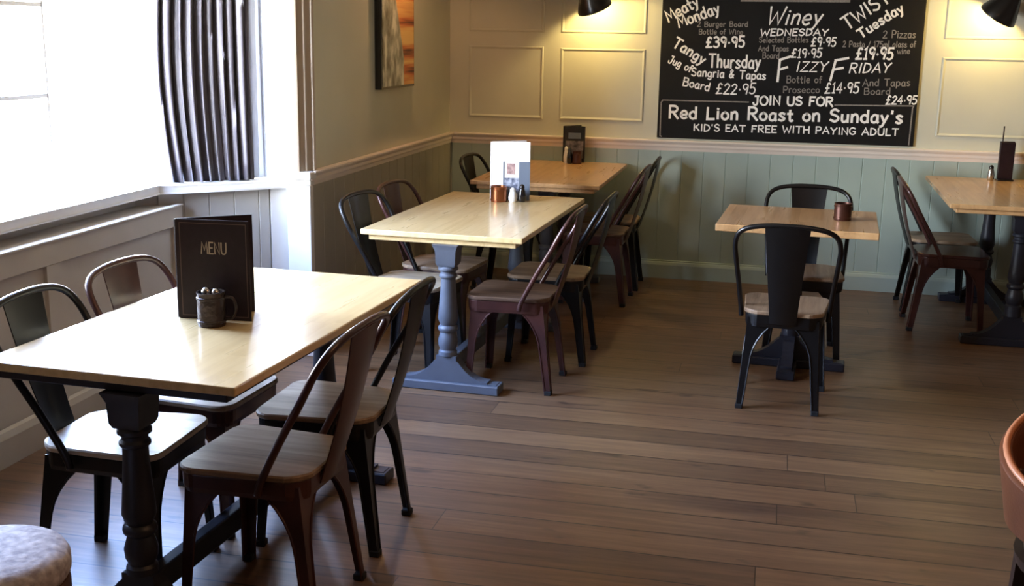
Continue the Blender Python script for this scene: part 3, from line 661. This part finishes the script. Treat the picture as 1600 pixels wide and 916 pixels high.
# ------------------------------------------------------------------ picture and lamps
bm = new(); box(bm, 0.0015, 0.042, -1.545, -0.925, 1.335, 2.06, 0.003, 1)
pic = tag(obj('wall_picture', bm, M['blackgloss']), 'tall abstract canvas in grey and orange with black edges on the left wall', 'picture')
mp_ = bpy.data.materials.new('abstract_canvas'); mp_.use_nodes = True
nt = mp_.node_tree; b_ = nt.nodes['Principled BSDF']; b_.inputs['Roughness'].default_value = 0.55
tc = nt.nodes.new('ShaderNodeTexCoord'); sp = nt.nodes.new('ShaderNodeSeparateXYZ'); nt.links.new(tc.outputs['Object'], sp.inputs[0])
n1 = nt.nodes.new('ShaderNodeTexNoise'); n1.inputs['Scale'].default_value = 9; n1.inputs['Detail'].default_value = 6
mpn = nt.nodes.new('ShaderNodeMapping'); mpn.inputs['Scale'].default_value = (1, 1.6, 0.9); nt.links.new(tc.outputs['Object'], mpn.inputs[0]); nt.links.new(mpn.outputs[0], n1.inputs[0])
left = nt.nodes.new('ShaderNodeValToRGB'); nt.links.new(n1.outputs[0], left.inputs[0])
left.color_ramp.elements[0].position = 0.35; left.color_ramp.elements[0].color = srgb(112, 108, 92); left.color_ramp.elements[1].position = 0.62; left.color_ramp.elements[1].color = srgb(222, 222, 208)
e = left.color_ramp.elements.new(0.5); e.color = srgb(168, 170, 154)
n2 = nt.nodes.new('ShaderNodeTexNoise'); n2.inputs['Scale'].default_value = 7; n2.inputs['Detail'].default_value = 3
mp2 = nt.nodes.new('ShaderNodeMapping'); mp2.inputs['Scale'].default_value = (1, 0.12, 2.2); nt.links.new(tc.outputs['Object'], mp2.inputs[0]); nt.links.new(mp2.outputs[0], n2.inputs[0])
right = nt.nodes.new('ShaderNodeValToRGB'); nt.links.new(n2.outputs[0], right.inputs[0])
right.color_ramp.elements[0].position = 0.36; right.color_ramp.elements[0].color = srgb(96, 44, 24); right.color_ramp.elements[1].position = 0.6; right.color_ramp.elements[1].color = srgb(240, 198, 120)
e = right.color_ramp.elements.new(0.45); e.color = srgb(206, 112, 56)
# dividing line drifts left towards the top of the canvas
thr = math_node(nt, 'ADD', math_node(nt, 'MULTIPLY', math_node(nt, 'SUBTRACT', sp.outputs[2], 1.335), -0.42), -1.05)
thr2 = math_node(nt, 'MAXIMUM', thr, -1.32)
thr3 = math_node(nt, 'MINIMUM', thr2, -1.125)
isr = math_node(nt, 'GREATER_THAN', math_node(nt, 'ADD', sp.outputs[1], math_node(nt, 'MULTIPLY', n1.outputs[0], 0.03)), thr3)
mx = nt.nodes.new('ShaderNodeMix'); mx.data_type = 'RGBA'; nt.links.new(isr, mx.inputs['Factor']); nt.links.new(left.outputs[0], mx.inputs['A']); nt.links.new(right.outputs[0], mx.inputs['B'])
nt.links.new(mx.outputs['Result'], b_.inputs['Base Color'])
bm = new(); box(bm, 0.0422, 0.0445, -1.528, -0.940, 1.350, 2.045); obj('canvas', bm, mp_, pic)

def wall_lamp(label, mouth, axis, wallp, power, r_mouth=0.118, length=0.21, color=(1.0, 0.71, 0.26), group='cone wall lamps', size=0.02):
    """cone shade hanging from a swan-neck arm; mouth = centre of the open end, axis = direction the mouth faces"""
    t = thing('wall_lamp', label, 'lamp', wallp, 0, group)
    o = Vector(mouth) - Vector(wallp); ax = Vector(axis).normalized()
    a = ax.orthogonal().normalized(); b = ax.cross(a)
    def ring(d, r, n=28): return [o - ax*d + a*r*math.cos(2*PI*k/n) + b*r*math.sin(2*PI*k/n) for k in range(n)]
    out = [(0.0, r_mouth), (0.012, r_mouth*0.99), (0.05, r_mouth*0.86), (0.12, r_mouth*0.60), (length-0.03, 0.042), (length, 0.034), (length+0.03, 0.030), (length+0.05, 0.026), (length+0.052, 0.004)]
    inn = [(length-0.002, 0.004), (length-0.01, 0.028), (0.12, r_mouth*0.58), (0.05, r_mouth*0.84), (0.0, r_mouth*0.975)]
    bm = new(); loft(bm, [ring(d, r) for d, r in out], True, False)
    obj('lamp_shade', bm, M['lampblack'], t, True, 50)
    bm = new(); loft(bm, [ring(d, r) for d, r in inn] , True, False); obj('shade_lining', bm, M['lampin'], t, True, 50)
    c = o - ax*(length*0.38)
    bm = new(); bmesh.ops.create_uvsphere(bm, u_segments=14, v_segments=10, radius=0.022, matrix=Matrix.Translation(c)); obj('bulb', bm, M['bulb'], t, True)
    top = o - ax*(length+0.05)
    n_in = Vector((0, 1, 0)) if abs(wallp[0]) > 0.06 else Vector((-1, 0, 0))
    bm = new(); tube(bm, catmull([top, top - ax*0.06 , top - ax*0.09 + n_in*0.06, Vector((0, 0, 0)) - n_in*0.03 + Vector((0, 0, 0.02)), Vector((0, 0, 0))], 6), 0.008, 8); obj('lamp_arm', bm, M['lampblack'], t, True)
    bm = new()
    for q in (0.0, 0.02):
        pass
    u1 = Vector((0, 0, 1)); u2 = n_in.cross(u1)
    loft(bm, [[-n_in*q + u1*r*math.cos(2*PI*k/20) + u2*r*math.sin(2*PI*k/20) for k in range(20)] for q, r in ((0.0005, 0.045), (0.018, 0.045), (0.024, 0.03))]); obj('wall_plate', bm, M['lampblack'], t)
    d = bpy.data.lights.new('lamp_light', 'POINT'); d.energy = power; d.color = color; d.shadow_soft_size = size
    lo = bpy.data.objects.new('lamp_light', d); link(lo); lo.parent = t; lo.location = o - ax*(length*0.22)
    return t
wall_lamp('black cone wall lamp left of the chalkboard', (1.062, -0.175, 1.840), (0.30, 0.34, -0.90), (0.93, YB, 2.20), 15)
wall_lamp('black cone wall lamp right of the chalkboard', (3.582, -0.175, 1.822), (-0.47, 0.34, -0.82), (3.80, YB, 2.20), 15)
wall_lamp('black cone lamp above the abstract canvas', (0.17, -1.23, 2.28), (-0.35, 0.0, -0.94), (0.0, -1.23, 2.45), 30, 0.07, 0.12, (1.0, 0.52, 0.24), 'picture lamps')

# ------------------------------------------------------------------ curtain in the angled side of the bay
def pleated(bm, s0a, s1a, s0b, s1b, q0, amp, n, z0, z1, thick, seed, waist=0.0):
    """curtain between s0..s1 along the angled wall; a = at the sill, b = at the top"""
    r = random.Random(seed); ph = [r.uniform(-0.5, 0.5) for _ in range(n+2)]; am = [r.uniform(0.55, 1.25) for _ in range(n+2)]
    NS, NZ = n*10, 18; front = []
    for i in range(NZ+1):
        k = i/NZ; z = z0 + (z1-z0)*k; row = []
        a = s0a + (s0b-s0a)*k; b = s1a + (s1b-s1a)*k
        bul = waist*math.sin(PI*min(1, k*1.6))
        for j in range(NS+1):
            u = j/NS; f = u*n; c = int(f)
            A = am[c]*(1-(f-c)) + am[c+1]*(f-c); Ph = ph[c]*(1-(f-c)) + ph[c+1]*(f-c)
            q = q0 + amp*A*math.sin(2*PI*f + Ph + 0.9*k + 0.5*math.sin(3*k + c)) * (0.85 + 0.15*k)
            s = a + (b-a)*u - bul*(1-u) + 0.012*math.sin(4*PI*f+Ph)
            row.append(S0 + dC*s + nC*q + Vector((0, 0, z)))
        front.append(row)
    rows = [fr + [p - nC*thick for p in reversed(fr)] for fr in front]
    loft(bm, rows)
cur = thing('curtain', 'dark grey pleated satin curtain hanging at the angled side of the bay window', 'curtain', (0, 0, 0))
bm = new(); pleated(bm, 0.065, 0.475, 0.025, 0.475, 0.005, 0.036, 9, SILL+0.004, 2.45, 0.003, 5, 0.03); obj('drape', bm, M['curtain'], cur, True)
bm = new(); pleated(bm, 0.43, 0.565, 0.45, 0.565, -0.045, 0.010, 2, SILL+0.004, 2.45, 0.002, 9); obj('lining', bm, M['lining'], cur, True)
bm = new(); tube(bm, [S0 + dC*-0.06 + nC*0.0 + Vector((0, 0, 2.47)), S0 + dC*0.55 + nC*0.0 + Vector((0, 0, 2.47))], 0.013, 10); obj('curtain_pole', bm, M['lampblack'], cur)

# ------------------------------------------------------------------ things on the tables
def menu_folder(label, p0, p1, z, h, back, covermat, split=None):
    """stiff menu standing open like a book: front cover p0..p1, back cover hinged at p0"""
    a, b = Vector((*p0, 0)), Vector((*p1, 0)); d = (b-a); L = d.length; ang = math.atan2(d.y, d.x)
    t = thing('menu_folder', label, 'menu', (p0[0], p0[1], z), ang)
    bm = new(); box(bm, 0, L, -0.004, 0, 0, h, 0.0015, 1); obj('front_cover', bm, covermat, t)
    bm = new()
    loft(bm, [[Matrix.Rotation(back, 4, 'Z') @ Vector(p) for p in ((0, 0.0005, zz), (L, 0.0005, zz), (L, 0.0045, zz), (0, 0.0045, zz))] for zz in (0, h)]); obj('back_cover', bm, covermat, t)
    bm = new(); tube(bm, [(-0.002, 0.0, 0.002), (-0.002, 0.0, h-0.002)], 0.0055, 8); obj('spine', bm, covermat, t)
    return t, L
mf, L = menu_folder('dark leatherette MENU folder standing on the nearest table', (0.474, -4.716), (0.712, -4.694), 0.76, 0.322, math.radians(32), M['menu'])
bm = new(); PM = lambda x, z, lift=0.0: (x, -0.0046-lift, z)
ribbon(bm, [(0.012, 0.012), (L-0.010, 0.012), (L-0.010, 0.310), (0.012, 0.310), (0.012, 0.012)], 0.0028, PM); obj('stitching', bm, M['stitch'], mf)
bm = new(); lettering(bm, 'MENU', (0.082, 0.214), (0.164, 0.214), 0.036, 0.0045, 0, PM); obj('lettering', bm, M['gilt'], mf)

def tankard(name, label, cat, loc, r, h, m, handle=True, rot=0, group=None, bands=True):
    t = thing(name, label, cat, loc, rot, group)
    prof = [(r*0.96, 0), (r, 0.004), (r*1.0, h*0.1)]
    if bands: prof += [(r*1.05, h*0.12), (r*1.05, h*0.17), (r, h*0.19), (r, h*0.78), (r*1.05, h*0.80), (r*1.05, h*0.85), (r, h*0.87)]
    prof += [(r*1.0, h-0.004), (r*1.04, h), (r*0.92, h), (r*0.90, h-0.01), (r*0.88, 0.012), (0.003, 0.010)]
    bm = new(); lathe(bm, prof, 28, cap=True); obj('body', bm, m, t, True, 40)
    if handle:
        bm = new(); tube(bm, catmull([(r*0.97, 0, h*0.84), (r+0.025, 0, h*0.82), (r+0.034, 0, h*0.5), (r+0.02, 0, h*0.22), (r*0.97, 0, h*0.2)], 6), 0.005, 8); obj('handle', bm, m, t, True)
    return t
tankard('condiment_pot', 'dark pewter pot with handle in front of the MENU folder', 'pot', (0.615, -4.775, 0.76), 0.043, 0.108, M['pewter'], True, 0.2)
k = thing('salt_shaker', 'small steel topped shaker standing inside the pewter pot', 'shaker', (0.600, -4.775, 0.772))
bm = new(); lathe(bm, [(0.014, 0), (0.014, 0.085)], 16); obj('jar', bm, M['ceramic'], k, True, 40)
bm = new(); lathe(bm, [(0.015, 0.085), (0.015, 0.098), (0.008, 0.108), (0.002, 0.110)], 16); obj('lid', bm, M['steel'], k, True, 40)
k = thing('pepper_shaker', 'small dark shaker standing inside the pewter pot', 'shaker', (0.632, -4.775, 0.772))
bm = new(); lathe(bm, [(0.012, 0), (0.012, 0.085)], 16); obj('jar', bm, M['blackgloss'], k, True, 40)
bm = new(); lathe(bm, [(0.013, 0.085), (0.013, 0.098), (0.007, 0.106), (0.002, 0.108)], 16); obj('lid', bm, M['steel'], k, True, 40)

# white card menu on the second table
mc, L = menu_folder('white card menu with a blue grey photo strip standing on the second table', (0.768, -1.786), (0.978, -1.748), 0.76, 0.325, math.radians(28), M['paper'])
def patch(name, m, x0, x1, z0, z1, par, dy=0.0):
    bm = new(); box(bm, x0, x1, -0.0052-dy, -0.0042, z0, z1); return obj(name, bm, m, par)
patch('printed_band', M['bluegrey'], 0.152, L, 0.0, 0.215, mc)
patch('printed_band', M['bluegrey'], 0.064, 0.072, 0.0, 0.215, mc)
patch('photo_print', M['photo'], 0.072, 0.152, 0.0, 0.125, mc, 0.0003)
patch('portrait_print', M['skinprint'], 0.084, 0.130, 0.145, 0.205, mc, 0.0004)
tankard('copper_pot', 'copper tin pot on the second table in front of the white card', 'pot', (0.822, -1.835, 0.76), 0.045, 0.085, M['copper'], False, 0)
def shaker(name, label, loc, r, h, m, m2):
    t = thing(name, label, 'shaker', loc)
    bm = new(); lathe(bm, [(r*0.8, 0), (r, h*0.12), (r*1.04, h*0.35), (r*0.85, h*0.62), (r*0.62, h*0.76)], 20); obj('body', bm, m, t, True, 50)
    bm = new(); lathe(bm, [(r*0.66, h*0.765), (r*0.70, h*0.84), (r*0.55, h*0.94), (r*0.2, h), (0.001, h*1.005)], 20); obj('cap', bm, m2, t, True, 50)
shaker('salt_shaker', 'white round salt shaker beside the copper pot', (0.898, -1.822, 0.76), 0.024, 0.078, M['ceramic'], M['ceramic'])
shaker('pepper_mill', 'black pepper mill beside the white salt shaker', (0.948, -1.812, 0.76), 0.022, 0.098, M['blackgloss'], M['blackgloss'])

# dark photo card, candle and mill on the far corner table
pcard, L = menu_folder('dark photo card menu standing on the far corner table', (0.862, -0.095), (1.008, -0.082), 0.80, 0.252, math.radians(40), M['blackgloss'])
patch('photo_print', M['photodark'], 0.012, L-0.012, 0.03, 0.15, pcard)
patch('title_print', M['bluegrey'], 0.03, L-0.03, 0.165, 0.205, pcard)
shaker('salt_shaker', 'slim pale shaker left in front of the dark photo card', (0.888, -0.145, 0.80), 0.018, 0.115, M['ceramic'], M['ceramic'])
shaker('pepper_mill', 'tall black mill in front of the dark photo card', (0.918, -0.170, 0.80), 0.019, 0.115, M['blackgloss'], M['blackgloss'])
tankard('condiment_pot', 'brown tin pot in front of the dark photo card', 'pot', (0.968, -0.165, 0.80), 0.032, 0.085, M['browntin'], False)
tankard('copper_pot', 'dark copper tin pot on the small square table', 'pot', (2.655, -1.895, 0.76), 0.044, 0.088, M['browntin'], False)

# black menu rack, cutlery stick and shaker on the right edge table
rk = thing('menu_rack', 'tall black menu block standing on the right edge table', 'menu', (3.735, -0.12, 0.80), math.radians(8))
bm = new(); box(bm, -0.050, 0.050, -0.035, 0.035, 0, 0.012, 0.003, 1); obj('base', bm, M['blackgloss'], rk)
bm = new(); box(bm, -0.046, 0.046, -0.012, 0.002, 0.0122, 0.245, 0.002, 1); obj('front_cover', bm, M['menu'], rk)
bm = new(); box(bm, -0.044, 0.046, 0.004, 0.018, 0.0122, 0.250, 0.002, 1); obj('back_cover', bm, M['menu'], rk)
bm = new(); box(bm, -0.030, -0.022, 0.0195, 0.0235, 0.0122, 0.345, 0.001, 1); obj('clip_stick', bm, M['pewter'], rk)
shaker('salt_shaker', 'small glass and steel shaker left of the black menu block', (3.648, -0.145, 0.80), 0.022, 0.100, M['steel'], M['blackgloss'])

# ------------------------------------------------------------------ stool and tub chair at the edges
st = thing('pouffe_stool', 'round pouffe stool with crackled pale top in the near left corner', 'stool', (0.555, -5.80, 0))
bm = new(); R0 = 0.182
lathe(bm, [(R0*0.97, 0.385), (R0*1.01, 0.40), (R0*1.01, 0.432), (R0*0.96, 0.448), (R0*0.80, 0.457), (R0*0.4, 0.462), (0.002, 0.463)], 40); obj('cushion', bm, M['pouffe'], st, True)
bm = new(); lathe(bm, [(R0*0.90, 0.03), (R0*0.97, 0.06), (R0*1.0, 0.22), (R0*0.99, 0.384)], 40); obj('drum', bm, M['pouffeside'], st, True, 40)
bm = new(); lathe(bm, [(R0*0.86, 0.0), (R0*0.86, 0.0295)], 40); obj('plinth', bm, M['darkwood'], st, True, 40)

tb = thing('tub_chair', 'tan leather tub chair with pale piped rim at the right edge', 'chair', (3.245, -5.03, 0), 0)
def shell_ring(a, r, z): return Vector((r*math.cos(a), r*math.sin(a)*0.95, z))
BACK = math.radians(65)
def rim_z(a): return 0.683 + 0.075*math.cos(a-BACK)
bm = new(); secs = []
A0, A1 = math.radians(-50), math.radians(246)
for i in range(41):
    a = A0 + (A1-A0)*i/40
    ro = 0.345; rz = rim_z(a)
    secs.append([shell_ring(a, ro-0.030, 0.475), shell_ring(a, ro, rz-0.012), shell_ring(a, ro-0.012, rz), shell_ring(a, ro-0.030, rz), shell_ring(a, ro-0.042, rz-0.02), shell_ring(a, ro-0.060, 0.475)])
loft(bm, secs); obj('back_shell', bm, M['tan'], tb, True, 45)
bm = new(); tube(bm, [shell_ring(A0 + (A1-A0)*i/40, 0.328, rim_z(A0 + (A1-A0)*i/40)+0.001) for i in range(41)], 0.009, 8); obj('piping', bm, M['piping'], tb, True)
bm = new(); lathe(bm, [(0.262, 0.40), (0.266, 0.43), (0.262, 0.47), (0.22, 0.492), (0.10, 0.50), (0.002, 0.501)], 36); 
bmesh.ops.scale(bm, vec=(1, 0.92, 1), verts=bm.verts[:]); obj('seat', bm, M['oxleather'], tb, True)
bm = new(); lathe(bm, [(0.28, 0.372), (0.285, 0.399)], 36); bmesh.ops.scale(bm, vec=(1, 0.92, 1), verts=bm.verts[:]); obj('seat_rail', bm, M['darkwood'], tb, True, 40)
for i in range(5):
    for zz in (0.53, 0.60):
        a = math.radians(30 + 35*i + (17 if zz > 0.6 else 0))
        bm = new(); bmesh.ops.create_uvsphere(bm, u_segments=10, v_segments=8, radius=0.010, matrix=Matrix.Translation(shell_ring(a, 0.289, zz))); obj('button', bm, M['oxleather'], tb, True)
for sx, sy in ((-1, -1), (-1, 1), (1, -1), (1, 1)):
    bm = new(); loft(bm, [[(sx*0.215+h*dx+sx*o, sy*0.19+h*dy+sy*o, z) for dx, dy in ((-1, -1), (1, -1), (1, 1), (-1, 1))] for h, z, o in ((0.013, 0, 0.02), (0.022, 0.372, 0.0))]); obj('leg', bm, M['darkwood'], tb)
